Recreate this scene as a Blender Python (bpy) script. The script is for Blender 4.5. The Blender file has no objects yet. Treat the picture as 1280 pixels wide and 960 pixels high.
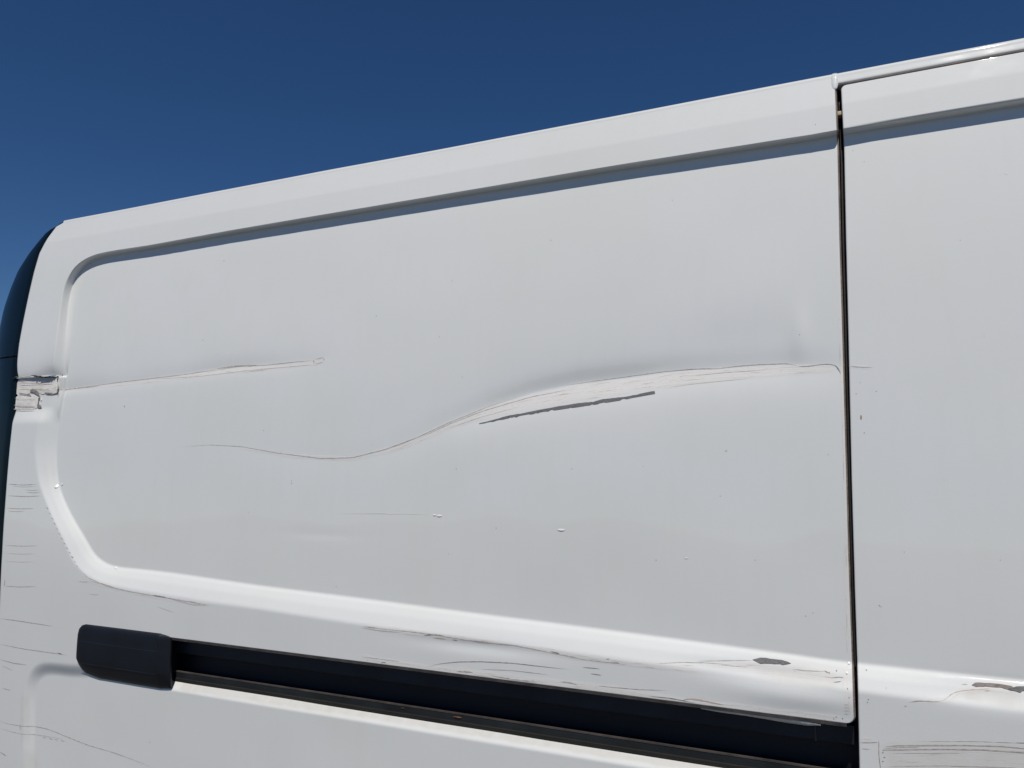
import bpy, math, random
import numpy as np
from mathutils import Vector, Matrix

sc = bpy.context.scene
# ---------------------------------------------------------------- camera, sky, sun, exposure
F_PX, CAM_D, CAM_H, HEAD, PITCH = 960.0, 1.2, 1.42, 114.2, 5.83
cam_data = bpy.data.cameras.new('camera'); cam = bpy.data.objects.new('camera', cam_data)
sc.collection.objects.link(cam); sc.camera = cam
cam_data.sensor_width = 36.0; cam_data.lens = 36.0*F_PX/1280.0
cam_data.clip_start = 0.02; cam_data.clip_end = 3000
cam.location = (0, -CAM_D, CAM_H)
cam.rotation_euler = (math.radians(90+PITCH), 0, math.radians(HEAD-90))

SUN_EL, SUN_AZ = math.radians(60), math.radians(-90+16)    # azimuth as a math angle in the xy plane
sdir = Vector((math.cos(SUN_EL)*math.cos(SUN_AZ), math.cos(SUN_EL)*math.sin(SUN_AZ), math.sin(SUN_EL)))
world = bpy.data.worlds.new('World'); sc.world = world; world.use_nodes = True
wn = world.node_tree
bg = wn.nodes['Background']; bg.inputs[1].default_value = 0.05
sky = wn.nodes.new('ShaderNodeTexSky'); sky.sky_type = 'NISHITA'; sky.sun_disc = False
sky.sun_elevation = SUN_EL; sky.sun_rotation = math.pi/2 - SUN_AZ
sky.altitude = 2500; sky.air_density = 1.0; sky.dust_density = 0.0; sky.ozone_density = 4.0
hs = wn.nodes.new('ShaderNodeHueSaturation'); hs.inputs['Saturation'].default_value = 1.21; hs.inputs['Value'].default_value = 1.17; hs.inputs['Hue'].default_value = 0.5045
wn.links.new(sky.outputs[0], hs.inputs['Color']); wn.links.new(hs.outputs[0], bg.inputs[0])
sun_d = bpy.data.lights.new('sun', 'SUN'); sun_d.energy = 3.3; sun_d.angle = math.radians(0.53)
sun_d.color = (1.0, 0.94, 0.85)
sun = bpy.data.objects.new('sun', sun_d); sc.collection.objects.link(sun)
sun.rotation_euler = sdir.to_track_quat('Z', 'Y').to_euler(); sun.location = (0, -5, 8)
sc.view_settings.view_transform = 'Standard'; sc.view_settings.look = 'None'
sc.view_settings.exposure = 0.0; sc.view_settings.gamma = 1.0

# ---------------------------------------------------------------- measured points -> body coordinates
_a, _p = math.radians(HEAD), math.radians(PITCH)
CF = np.array([math.cos(_a)*math.cos(_p), math.sin(_a)*math.cos(_p), math.sin(_p)])
CR = np.cross(CF, [0, 0, 1]); CR /= np.linalg.norm(CR); CU = np.cross(CR, CF)
CC = np.array([0, -CAM_D, CAM_H])

KC, ZCR = 0.115, 1.992
def sm(t):
    t = np.clip(t, 0, 1); return t*t*(3-2*t)
def base(z):
    """tumblehome of the side: how far the outer skin leans in at height z"""
    z = np.asarray(z, float)
    return KC*np.maximum(0, z-1.1)**2 + 0.08*np.maximum(0, z-ZCR) + 0.05*np.maximum(0, 0.75-z)**2
def base0(z):
    return KC*max(0.0, z-1.1)**2
RD = 99.0                       # means: on the floor of the pressed panel
def rdepth(z):
    return 0.0182+0.0030*sm((1.75-np.asarray(z, float))/0.5)
def bp(px, py, off=0.0):
    d = CF + CR*(px-640)/F_PX + CU*(480-py)/F_PX
    y = 0.0
    for _ in range(6):
        t = (y+CAM_D)/d[1]; P = CC+d*t; y = base0(P[2])+(float(rdepth(P[2])) if off == RD else off)
    return P[0], P[2]
def path(pts, off=0.0):
    return np.array([bp(p[0], p[1], off) for p in pts])


OUT_T = [(1400, 105), (1280, 124), (1055, 160), (1043, 164), (760, 208), (460, 259), (279, 290), (185, 307), (140, 313.5),
         (122, 317), (106, 323), (91, 334), (80, 356), (76, 380), (70, 427), (62, 470), (50, 510), (41, 560), (45, 600), (55, 627), (65, 650),
         (80, 677), (88, 700), (100, 715), (115, 726), (140, 734), (200, 745), (265, 755), (320, 762), (440, 781),
         (760, 824), (1075, 867), (1280, 892), (1400, 905)]
INN_T = [(1400, 111), (1280, 132), (1055, 168), (1043, 172), (760, 216), (460, 266), (279, 296), (185, 313), (145, 320),
         (124, 324), (110, 330), (97, 343), (89, 361), (85.5, 385), (83, 427), (79, 470), (75, 520), (70, 560), (72, 605), (82, 630), (94, 652),
         (110, 677), (119, 695), (137, 707), (150, 709), (175, 711), (225, 717), (320, 731), (440, 746), (600, 767),
         (760, 787), (1000, 819), (1060, 828), (1280, 850), (1400, 862)]
def chaikin(P, step=0.010, it=9):
    """even resampling and smoothing of a measured outline"""
    L = np.concatenate([[0], np.cumsum(np.hypot(*np.diff(P, axis=0).T))]); q = np.arange(0, L[-1], step)
    Q = np.stack([np.interp(q, L, P[:, 0]), np.interp(q, L, P[:, 1])], 1)
    for _ in range(it): Q[1:-1] = .25*Q[:-2]+.5*Q[1:-1]+.25*Q[2:]
    keep = [i for i in range(len(Q)) if Q[i, 0] < 0.02 and (Q[i, 0] < -1.3 or i % 4 == 0) or i % 12 == 0]
    Q = Q[keep]
    return np.vstack([[1.02, Q[0, 1]], Q, [1.02, Q[-1, 1]]]) if Q[0, 0] > .1 else Q
OUTP, INNP = chaikin(path(OUT_T)), chaikin(path(INN_T, RD))

def seg_dist(X, Z, P, closed=False):
    """distance to a polyline, signed side of the nearest segment, arclength there"""
    n = len(P); best = np.full(X.shape, 1e9); side = np.zeros(X.shape); al = np.zeros(X.shape); acc = 0.0
    for i in range(n if closed else n-1):
        a, b = P[i], P[(i+1) % n]; d = b-a; L = math.hypot(*d)
        t = np.clip(((X-a[0])*d[0]+(Z-a[1])*d[1])/(L*L+1e-12), 0, 1)
        ex, ez = X-(a[0]+t*d[0]), Z-(a[1]+t*d[1]); q = ex*ex+ez*ez
        m = q < best
        best = np.where(m, q, best); side = np.where(m, np.sign(d[0]*ez-d[1]*ex), side); al = np.where(m, acc+t*L, al)
        acc += L
    return np.sqrt(best), side, al
def inside(X, Z, P):
    r = np.zeros(X.shape, bool); n = len(P)
    for i in range(n):
        a, b = P[i], P[(i+1) % n]
        if abs(b[1]-a[1]) < 1e-9: continue
        c = ((a[1] > Z) != (b[1] > Z)) & (X < (b[0]-a[0])*(Z-a[1])/(b[1]-a[1])+a[0])
        r ^= c
    return r
def recess(X, Z):
    ino = inside(X, Z, OUTP); ini = inside(X, Z, INNP)
    t = np.where(ino & ini, 1.0, 0.0); m = ino & ~ini
    if m.any():
        do, _, _ = seg_dist(X[m], Z[m], OUTP); di, _, _ = seg_dist(X[m], Z[m], INNP)
        t[m] = do/(do+di+1e-9)
    top = 0.5*(1-np.cos(math.pi*np.clip(t, 0, 1)))
    bot = np.interp(t, [0, .05, .12, .50, .58, .86, .93, .97, 1.0], [0, .01, .045, .38, .46, .80, .925, .975, 1.0])
    wt = sm((Z-1.50)/0.35)
    return rdepth(Z)*(wt*top+(1-wt)*bot)

def vnoise(X, Z, s, seed):
    rs = np.random.RandomState(seed); g = rs.rand(64, 64)
    u, v = X*s+100.3, Z*s+50.7
    i, j = np.floor(u).astype(int), np.floor(v).astype(int); fu, fv = sm(u-i), sm(v-j)
    f = lambda a, b: g[a % 64, b % 64]
    return (f(i, j)*(1-fu)+f(i+1, j)*fu)*(1-fv)+(f(i, j+1)*(1-fu)+f(i+1, j+1)*fu)*fv-0.5

CREASE = [(225, 559), (260, 556), (300, 558), (345, 566), (400, 573), (440, 572), (480, 562), (520, 547), (560, 528), (580, 520),
          (610, 507), (660, 491), (720, 478), (780, 471), (830, 464), (880, 460), (940, 457), (985, 455), (1045, 457)]
CREASE_A = [0, .1, .3, .5, .7, .8, 1.0, 1.5, 2.4, 3.4, 4.8, 6.2, 7.2, 7.2, 6.0, 5.0, 4.2, 4.0, 2.0]
CR2 = [(75, 487), (150, 478), (220, 469), (270, 461), (310, 457), (350, 455), (400, 450)]
CR2_A = [2.5, 1.2, 1.4, 2.2, 2.0, 1.2, .5]
CRP, CR2P = path(CREASE, RD), path(CR2, RD)
def groove(X, Z, P, A, wu, wd):
    d, s, al = seg_dist(X, Z, P)
    L = np.concatenate([[0], np.cumsum(np.hypot(*np.diff(P, axis=0).T))])
    a = np.interp(al, L, A)*0.001
    # taper beyond the ends
    up = s > 0
    return 1.6*a*np.where(up, 0.75*np.exp(-d/wu)+0.25*np.exp(-(d/0.020)**2), 0.7*np.exp(-(d/wd)**1.5)+0.3*np.exp(-d/(2.6*wd)))
def gauss(X, Z, px, py, sx, sz, off=RD):
    x, z = bp(px, py, off); return np.exp(-((X-x)/sx)**2-((Z-z)/sz)**2)
LOWREC = chaikin(path([(28, 1500), (28, 880), (31, 848), (38, 832), (52, 825), (95, 830), (130, 826), (205, 800), (700, 812), (1100, 850), (1100, 1500)]), .01, 14)
BX0, BZ0 = bp(22, 471); BX1, BZ1 = bp(72, 500)
def skin_quarter(X, Z):
    r = recess(X, Z)
    # torn corner: the pressed edge is flattened where the panel was struck
    wB = sm((bp(73, 480)[0]-X)/0.006)
    zt, zb = bp(45, 471)[1], bp(45, 515)[1]
    flat = wB*sm((Z-zb+.03)/0.045)*sm((zt-Z)/0.003)
    fx = sm((X-bp(20, 480)[0])/(bp(74, 480)[0]-bp(20, 480)[0]))
    r = r*(1-flat)+(0.006+0.007*fx)*flat
    above = (Z > zt)
    r = r + np.where(above, 0.012*wB*np.exp(-np.maximum(0, Z-zt)/0.020)*(0.55+0.9*gauss(X, Z, 62, 470, .05, .2, 0)), 0)
    r = r + groove(X, Z, CRP, CREASE_A, 0.066, 0.032)
    r = r + groove(X, Z, CR2P, CR2_A, 0.020, 0.012)
    r = r - 0.0026*gauss(X, Z, 1000, 420, .016, .045) + 0.0020*gauss(X, Z, 910, 430, .12, .05)
    r = r + 0.004*gauss(X, Z, 960, 842, .10, .013, 0) - 0.003*gauss(X, Z, 1000, 872, .09, .016, 0)
    r = r + 0.0025*gauss(X, Z, 600, 808, .12, .012, 0)
    r = r + 0.0003*gauss(X, Z, 400, 668, .10, .010)
    # ledge under the rail, and the shallow pressing at the rear of the lower body
    xs = bp(205, 800)[0]
    r = r + np.where(X > xs-0.03, 0.013*np.interp(Z, [.9515, .9530, .9555, .9680, .9700], [0, .04, .16, .96, 1.0])*np.where(Z < 0.975, 1, 0)*sm((X-xs+0.03)/0.02), 0)
    di, _, _ = seg_dist(X, Z, LOWREC)
    lo = np.where(inside(X, Z, LOWREC) & (Z < 1.05), sm(di/0.034), 0)*0.009
    r = r + lo*np.where((Z > 0.971), sm((xs+0.02-X)/0.02), 1)
    r = r + (0.2+0.8*sm((Z-1.10)/.2))*0.0055*vnoise(X, Z, 3.1, 1) + 0.0010*vnoise(X, Z, 9.0, 2)
    return r
def skin_door(X, Z):
    r = recess(X, Z)
    r = r + 0.0035*gauss(X, Z, 1250, 872, .08, .014, 0)
    return r + 0.0045*vnoise(X, Z, 2.7, 5) + 0.0006*vnoise(X, Z, 8.0, 6)
def surf(fn, x, z):
    x = np.atleast_1d(np.asarray(x, float)); z = np.atleast_1d(np.asarray(z, float))
    return base(z)+fn(x, z)

# ---------------------------------------------------------------- materials
def new_mat(name):
    m = bpy.data.materials.new(name); m.use_nodes = True
    nt = m.node_tree; return m, nt, nt.nodes['Principled BSDF']
def simple(name, col, rough=0.5, metal=0.0, coat=0.0, bump=0.0, bscale=200.0, var=0.0, vscale=30.0):
    m, nt, b = new_mat(name)
    b.inputs['Base Color'].default_value = (*col, 1); b.inputs['Roughness'].default_value = rough
    b.inputs['Metallic'].default_value = metal; b.inputs['Coat Weight'].default_value = coat
    b.inputs['Coat Roughness'].default_value = 0.06
    tc = nt.nodes.new('ShaderNodeTexCoord')
    if var > 0:
        n = nt.nodes.new('ShaderNodeTexNoise'); n.inputs['Scale'].default_value = vscale; n.inputs['Detail'].default_value = 6
        r = nt.nodes.new('ShaderNodeMapRange'); r.inputs[1].default_value = .3; r.inputs[2].default_value = .7
        r.inputs[3].default_value = 1-var; r.inputs[4].default_value = 1+var
        mx = nt.nodes.new('ShaderNodeVectorMath'); mx.operation = 'SCALE'; mx.inputs[0].default_value = col
        nt.links.new(tc.outputs['Object'], n.inputs['Vector']); nt.links.new(n.outputs[0], r.inputs[0])
        nt.links.new(r.outputs[0], mx.inputs['Scale']); nt.links.new(mx.outputs[0], b.inputs['Base Color'])
    if bump > 0:
        n = nt.nodes.new('ShaderNodeTexNoise'); n.inputs['Scale'].default_value = bscale; n.inputs['Detail'].default_value = 4
        u = nt.nodes.new('ShaderNodeBump'); u.inputs['Strength'].default_value = bump; u.inputs['Distance'].default_value = 0.002
        nt.links.new(tc.outputs['Object'], n.inputs['Vector']); nt.links.new(n.outputs[0], u.inputs['Height'])
        nt.links.new(u.outputs[0], b.inputs['Normal'])
    return m

def paint_material():
    m, nt, b = new_mat('white_paint')
    N, L = nt.nodes.new, nt.links.new
    tc = N('ShaderNodeTexCoord')
    def noise(scale, detail=4, vec=None, rough=0.5):
        n = N('ShaderNodeTexNoise'); n.inputs['Scale'].default_value = scale; n.inputs['Detail'].default_value = detail
        n.inputs['Roughness'].default_value = rough
        L(vec or tc.outputs['Object'], n.inputs['Vector']); return n.outputs[0]
    def rng(x, a, b_, c, d, smooth=False):
        r = N('ShaderNodeMapRange'); r.inputs[1].default_value = a; r.inputs[2].default_value = b_
        r.inputs[3].default_value = c; r.inputs[4].default_value = d
        if smooth: r.interpolation_type = 'SMOOTHSTEP'
        L(x, r.inputs[0]); return r.outputs[0]
    def mul(a, b_):
        r = N('ShaderNodeMath'); r.operation = 'MULTIPLY'
        for k, v in enumerate((a, b_)):
            if isinstance(v, (int, float)): r.inputs[k].default_value = v
            else: L(v, r.inputs[k])
        return r.outputs[0]
    def mix(f, a, b_):
        r = N('ShaderNodeMix'); r.data_type = 'RGBA'; L(f, r.inputs[0])
        for k, v in ((6, a), (7, b_)):
            if isinstance(v, tuple): r.inputs[k].default_value = (*v, 1)
            else: L(v, r.inputs[k])
        return r.outputs[2]
    film = rng(noise(5.0, 6), .35, .7, 0, 1)
    col = mix(film, (0.785, 0.797, 0.792), (0.77, 0.785, 0.76))
    # road dust that streaks down a little
    mp = N('ShaderNodeMapping'); mp.inputs['Scale'].default_value = (60, 60, 4); L(tc.outputs['Object'], mp.inputs[0])
    streak = rng(noise(1.0, 5, mp.outputs[0]), .5, .8, 0, 0.06)
    col = mix(streak, col, (0.62, 0.60, 0.56))
    # small specks of tar and stone chips
    vo = N('ShaderNodeTexVoronoi'); vo.inputs['Scale'].default_value = 14; L(tc.outputs['Object'], vo.inputs['Vector'])
    wn_ = N('ShaderNodeTexWhiteNoise'); L(vo.outputs['Position'], wn_.inputs['Vector'])
    thr = rng(wn_.outputs['Value'], 0.6, 1.0, 0.0, 0.013)
    lt = N('ShaderNodeMath'); lt.operation = 'LESS_THAN'; L(vo.outputs['Distance'], lt.inputs[0]); L(thr, lt.inputs[1])
    col = mix(mul(lt.outputs[0], 0.6), col, (0.30, 0.29, 0.27))
    # scuffed bands: fine streaks running along the stroke
    at = N('ShaderNodeAttribute'); at.attribute_name = 'scuff'
    uv = N('ShaderNodeAttribute'); uv.attribute_name = 'stroke'
    mp2 = N('ShaderNodeMapping'); mp2.inputs['Scale'].default_value = (14, 520, 1); L(uv.outputs['Vector'], mp2.inputs[0])
    st = noise(1.0, 5, mp2.outputs[0], .6)
    mp3 = N('ShaderNodeMapping'); mp3.inputs['Scale'].default_value = (160, 420, 1); L(uv.outputs['Vector'], mp3.inputs[0])
    fl = noise(1.0, 3, mp3.outputs[0], .7)
    msk = at.outputs['Fac']
    soft = mul(msk, rng(st, .30, .62, .15, .95, True))
    col = mix(soft, col, (0.785, 0.757, 0.73))
    line = mul(rng(msk, .15, .6, 0, 1), rng(st, .59, .66, 0, .65, True))
    col = mix(line, col, (0.36, 0.29, 0.25))
    fleck = mul(rng(msk, .3, .9, 0, 1), rng(fl, .62, .70, 0, .7, True))
    col = mix(fleck, col, (0.40, 0.33, 0.29))
    # dirty film attribute (tan or olive)
    gr = N('ShaderNodeAttribute'); gr.attribute_name = 'grime'
    gm = mul(gr.outputs['Fac'], rng(noise(55, 5), .3, .7, .5, 1))
    col = mix(gm, col, (0.50, 0.44, 0.35))
    L(col, b.inputs['Base Color'])
    b.inputs['Roughness'].default_value = 0.55
    b.inputs['Specular IOR Level'].default_value = 0.15
    cw = N('ShaderNodeMath'); cw.operation = 'SUBTRACT'; cw.inputs[0].default_value = 1.0; L(soft, cw.inputs[1]); cw.use_clamp = True
    L(mul(cw.outputs[0], 0.9), b.inputs['Coat Weight'])
    L(rng(noise(30, 5), .3, .7, .025, .06), b.inputs['Coat Roughness'])
    bu = N('ShaderNodeBump'); bu.inputs['Strength'].default_value = 0.10; bu.inputs['Distance'].default_value = 0.0006
    L(noise(260, 2), bu.inputs['Height'])
    bu2 = N('ShaderNodeBump'); bu2.inputs['Strength'].default_value = 0.5; bu2.inputs['Distance'].default_value = 0.0008
    L(mul(st, msk), bu2.inputs['Height']); L(bu.outputs[0], bu2.inputs['Normal'])
    L(bu2.outputs[0], b.inputs['Normal'])
    return m
M_PAINT = paint_material()
M_EDGE = simple('dirty_folded_edge', (0.30, 0.245, 0.215), 0.7, bump=.6, bscale=300, var=.35, vscale=40)
M_BLACK = simple('black_plastic', (0.0035, 0.005, 0.010), 0.5, bump=.25, bscale=900, var=.25, vscale=20)
M_RAILD = simple('rail_black', (0.003, 0.004, 0.010), 0.55, var=.3, vscale=15)
M_RAILM = simple('rail_grey_metal', (0.017, 0.021, 0.032), 0.45, metal=.2, bump=.2, bscale=400, var=.35, vscale=12)
M_RAILB = simple('rail_lip_metal', (0.026, 0.030, 0.033), 0.45, metal=.3, bump=.25, bscale=300, var=.3, vscale=18)
M_LIPT = simple('rail_worn_edge', (0.065, 0.054, 0.048), 0.6, bump=.4, bscale=300, var=.4, vscale=30)
M_TRIM = simple('dark_glossy_plastic', (0.003, 0.008, 0.011), 0.28, coat=0.0, var=.15, vscale=6)
M_TRIM.node_tree.nodes['Principled BSDF'].inputs['Specular IOR Level'].default_value = 0.3
M_GREY = simple('bare_grey_primer', (0.155, 0.155, 0.158), 0.65, bump=.6, bscale=400, var=.15, vscale=60)
M_RUST = simple('brown_primer', (0.27, 0.225, 0.21), 0.7, bump=.7, bscale=500, var=.25, vscale=90)
M_LINE = simple('scratch_dirt', (0.50, 0.445, 0.405), 0.8, var=.35, vscale=150)
M_LINED = simple('scratch_dark', (0.31, 0.285, 0.265), 0.8, var=.4, vscale=150)
M_LINEL = simple('scratch_pale', (0.60, 0.555, 0.515), 0.7, var=.2, vscale=150)
M_GOUGE_GLINT = simple('gouge_glint_white', (0.90, 0.90, 0.89), 0.3, coat=.8)  # whiter than the body paint, imitates sun glints on small nicks
M_TORN = simple('torn_paint', (0.75, 0.73, 0.695), 0.65, bump=.5, bscale=250, var=.14, vscale=45)
M_CRACK = simple('open_crack', (0.02, 0.017, 0.015), 0.9)
M_SEAL = simple('black_rubber_seal', (0.012, 0.011, 0.009), 0.75, bump=.3, bscale=200, var=.4, vscale=20)
M_TAG = simple('yellowed_clip', (0.55, 0.47, 0.30), 0.6)
M_DROP = simple('brown_droplet', (0.42, 0.30, 0.17), 0.5)
M_GLASS = simple('dark_window_glass', (0.01, 0.013, 0.015), 0.04, coat=.5)
M_TYRE = simple('tyre_rubber', (0.02, 0.02, 0.02), 0.85, bump=.4, bscale=60)
M_RIM = simple('steel_rim', (0.35, 0.36, 0.37), 0.4, metal=.7)
M_LAMP = simple('clear_lamp', (0.6, 0.62, 0.65), 0.08, coat=1)

# ---------------------------------------------------------------- helpers
COL = sc.collection
def empty(name, loc):
    o = bpy.data.objects.new(name, None); COL.objects.link(o); o.location = loc; o.empty_display_size = .3; return o
van = empty('delivery_van', (0, 0, 0))
van['label'] = 'white delivery van with dented, scratched side panel and black sliding door rail'
van['category'] = 'van'
def mesh(name, verts, faces, mats, parent=None, mi=None, smooth=True, label=None):
    me = bpy.data.meshes.new(name)
    me.from_pydata([tuple(v) for v in verts], [], [tuple(f) for f in faces])
    for m in (mats if isinstance(mats, list) else [mats]): me.materials.append(m)
    if mi is not None: me.polygons.foreach_set('material_index', np.asarray(mi, np.int32))
    if smooth: me.polygons.foreach_set('use_smooth', np.ones(len(me.polygons), bool))
    me.update()
    o = bpy.data.objects.new(name, me); COL.objects.link(o)
    if parent is not None: o.parent = parent
    if label: o['label'] = label
    return o
def bigmesh(name, V, Q, mi, mats, parent, attrs):
    me = bpy.data.meshes.new(name); nq = len(Q)
    me.vertices.add(len(V)); me.vertices.foreach_set('co', V.astype(np.float32).ravel())
    me.loops.add(nq*4); me.loops.foreach_set('vertex_index', Q.astype(np.int32).ravel())
    me.polygons.add(nq); me.polygons.foreach_set('loop_start', np.arange(0, nq*4, 4, dtype=np.int32))
    for m in mats: me.materials.append(m)
    me.polygons.foreach_set('material_index', mi.astype(np.int32))
    me.polygons.foreach_set('use_smooth', np.ones(nq, bool))
    me.update(calc_edges=True); me.validate()
    for k, a in attrs.items():
        if a.ndim == 1:
            at = me.attributes.new(k, 'FLOAT', 'POINT'); at.data.foreach_set('value', a.astype(np.float32))
        else:
            at = me.attributes.new(k, 'FLOAT_VECTOR', 'POINT'); at.data.foreach_set('vector', a.astype(np.float32).ravel())
    o = bpy.data.objects.new(name, me); COL.objects.link(o); o.parent = parent; return o

def stroke_field(X, Z, strokes, off):
    msk = np.zeros(X.shape); uv = np.zeros(X.shape+(3,)); bestd = np.full(X.shape, 1e9)
    for st in strokes:
        pts, k, o = st
        P = path(pts, o); d, s, al = seg_dist(X, Z, P)
        Lc = np.concatenate([[0], np.cumsum(np.hypot(*np.diff(P, axis=0).T))])
        W = np.interp(al, Lc, [p[2]/800.0*(1.0 if p[0] > 900 else 1.0+0.45*(900-p[0])/900) for p in pts])
        d2 = d+0.0022*vnoise(X, Z, 45, 11)
        v = k*(1-sm((d2/W-0.55)/0.55))
        end = sm(al/0.02+.15)*sm((Lc[-1]-al)/0.02+.15)
        v = v*end
        m = d/W < bestd; bestd = np.where(m, d/W, bestd)
        uv[..., 0] = np.where(m, al+3.3*len(pts), uv[..., 0]); uv[..., 1] = np.where(m, d*s, uv[..., 1])
        msk = np.maximum(msk, v)
    return msk, uv

def interp_edge(pts, off=0.0):
    P = path(pts, off); i = np.argsort(P[:, 1]); return lambda z: np.interp(z, P[i, 1], P[i, 0])
GAPQ = interp_edge([(1043, 60), (1043, 105), (1046, 180), (1048.5, 300), (1051.5, 400), (1057, 600), (1061, 740), (1066, 880), (1069, 960), (1075, 1100)])
GAPD = interp_edge([(1051, 60), (1052, 112), (1055.5, 180), (1058, 300), (1060.5, 400), (1065, 600), (1069, 740), (1073, 860), (1075, 960), (1081, 1100)])
LEFT_PTS = [(80, 276.5), (69, 283), (60, 297), (50, 317), (43.5, 340), (37, 368), (30, 402), (25, 430), (22, 455), (20.5, 480), (18, 510), (12, 560), (7, 620),
            (3, 690), (0, 750), (-3, 820), (-6, 960)]
_L = path(LEFT_PTS); _i = np.argsort(_L[:, 1]); _Lz, _Lx = _L[_i, 1], _L[_i, 0]
def xleft(z): return np.interp(z, _Lz, _Lx)

ZTOP = bp(540, 187)[1]; DZ = ZTOP-2.033
ARC_Z, ARC_R = ZTOP-0.0065, 0.009
arc = [(ARC_Z+ARC_R*math.sin(a), float(base(ARC_Z))+ARC_R*(1-math.cos(a))) for a in np.radians([12, 24, 36, 48, 60, 70, 80, 88])]

def make_panel(name, xl, xr, rows, ncol, fn, attrs_fn, hole=None, right_flange=0, left_flange=0, top_arc=False, top_flange=False, bottom_flange=False,
               corner=None, us=None):
    rows = np.array(rows); nr = len(rows)
    u = np.linspace(0, 1, ncol) if us is None else us
    ncol = len(u)
    XL, XR = xl(rows), xr(rows)
    if corner: XL, XR = corner(rows, XL, XR)
    X = XL[:, None]+(XR-XL)[:, None]*u[None, :]; Z = np.repeat(rows[:, None], ncol, 1)
    Y = base(Z)+fn(X, Z)
    A = attrs_fn(X, Z)
    blocks = [np.stack([X, Y, Z], -1).reshape(-1, 3)]; at = {k: [v.reshape((-1,)+v.shape[2:])] for k, v in A.items()}
    idx = np.arange(nr*ncol).reshape(nr, ncol)
    Q = np.stack([idx[:-1, :-1], idx[:-1, 1:], idx[1:, 1:], idx[1:, :-1]], -1)
    keep = np.ones((nr-1, ncol-1), bool)
    if hole is not None:
        xc = (X[:-1, :-1]+X[1:, 1:])/2; zc = (Z[:-1, :-1]+Z[1:, 1:])/2
        keep = ~hole(xc, zc)
    quads = [Q[keep]]; mis = [np.zeros(keep.sum(), int)]
    cnt = nr*ncol
    def strip(ids, offs, mat, rev):
        """extrude a boundary line of vertices through a list of (dx,dy,dz)"""
        nonlocal cnt
        base_pts = blocks[0][ids]; prev = np.asarray(ids)
        for k, o in enumerate(offs):
            blocks.append(base_pts+np.array(o)); new = np.arange(cnt, cnt+len(ids)); cnt += len(ids)
            for key in at: at[key].append(at[key][0][ids])
            q = np.stack([prev[:-1], prev[1:], new[1:], new[:-1]], -1)
            if rev: q = q[:, ::-1]
            quads.append(q); mis.append(np.full(len(q), mat if k >= 1 else 0)); prev = new
    E = [(0, .0012), (0, .003), (0, .03)]
    if right_flange:
        FR = [(.0005, .0007, 0), (.0020, .0028, 0), (.0030, .006, 0), (.0030, .03, 0)]
        if hole is None: strip(idx[:, -1], FR, 1, True)
        else:
            strip(idx[rows >= RAIL_T-1e-4, -1], FR, 1, True); strip(idx[rows <= RAIL_B+1e-4, -1], FR, 1, True)
    if left_flange: strip(idx[:, 0], [(-.0004, .0008, 0), (-.0012, .0035, 0), (-.0014, .03, 0)], 1, False)
    if top_flange: strip(idx[-1, :], [(0, .0008, .0004), (0, .0035, .0012), (0, .03, .0014)], 1, False)
    if bottom_flange: strip(idx[0, :], [(0, .0008, -.0004), (0, .0035, -.0012), (0, .03, -.0014)], 1, True)
    if hole is not None:
        # flanges round the rail slot
        r1 = int(np.argmin(abs(rows-RAIL_T))); r0 = int(np.argmin(abs(rows-RAIL_B)))
        cols = np.where(~keep[(r0+r1)//2])[0]; c0, c1 = cols[0], cols[-1]+1
        strip(idx[r1, c0:c1+1], [(0, .0010, -.0007), (0, .0022, -.0012), (0, .0034, -.0062), (0, .012, -.0068), (0, .013, .004)], 1, True)
        strip(idx[r0, c0:c1+1], [(0, .002, -.0004), (0, .03, -.004)], 1, False)  # dark edge material here also stands in for shade below the rail
        strip(idx[r0:r1+1, c0], [(.0001, .0002, 0), (.001, .03, 0)], 2, False)
    if top_arc:
        ids = idx[-1, :]; zt = rows[-1]; y0 = float(base(zt))
        strip(ids, [(0, y-y0, z-zt) for z, y in arc], 0, False)
        for m in mis[-len(arc):]: m[:] = 0
    V = np.concatenate(blocks); Qa = np.concatenate(quads); ma = np.concatenate(mis)
    attrs = {k: np.concatenate(v) for k, v in at.items()}
    return bigmesh(name, V, Qa, ma, [M_PAINT, M_EDGE, M_RAILD], van, attrs)

# ---------------------------------------------------------------- rear quarter panel
RAIL_T, RAIL_B = 1.0603, 0.9700
XRAIL = bp(203, 800)[0]
Q_STROKES = [
    ([(540, 539, 3), (580, 524, 7), (620, 512, 10), (680, 499, 12), (740, 488, 12), (800, 480, 10), (860, 471, 10), (920, 466, 9), (980, 462, 8), (1046, 460, 4)], 1.0, RD),
    ([(300, 560, 1), (360, 570, 2), (440, 574, 3), (500, 559, 4), (560, 532, 5)], .8, RD),
    ([(75, 488, 2), (150, 480, 3), (230, 470, 5), (280, 463, 7), (330, 459, 6), (395, 453, 4), (406, 450, 4)], .85, RD),
    ([(450, 822, 4), (490, 830, 5), (540, 836, 4), (620, 848, 7), (700, 858, 8), (770, 866, 8), (860, 880, 6), (1000, 893, 4), (1055, 900, 4)], .95, 0),
    ([(452, 783, 3), (520, 791, 4), (570, 798, 5), (640, 806, 3), (720, 820, 5), (790, 830, 4), (880, 838, 4)], .7, 0),
    ([(880, 832, 2), (940, 836, 6), (1000, 840, 8), (1050, 848, 7)], .75, 0),
    ([(1058, 830, 3), (1058, 850, 5), (1060, 870, 4), (1058, 893, 4)], .9, 0),
    ([(110, 727, 2), (160, 739, 2.5), (200, 747, 3), (262, 757, 2)], .6, 0),
    ([(1049, 300, 1.5), (1053, 480, 2), (1058, 700, 2.5), (1060, 820, 3)], .9, RD),
]
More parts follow.
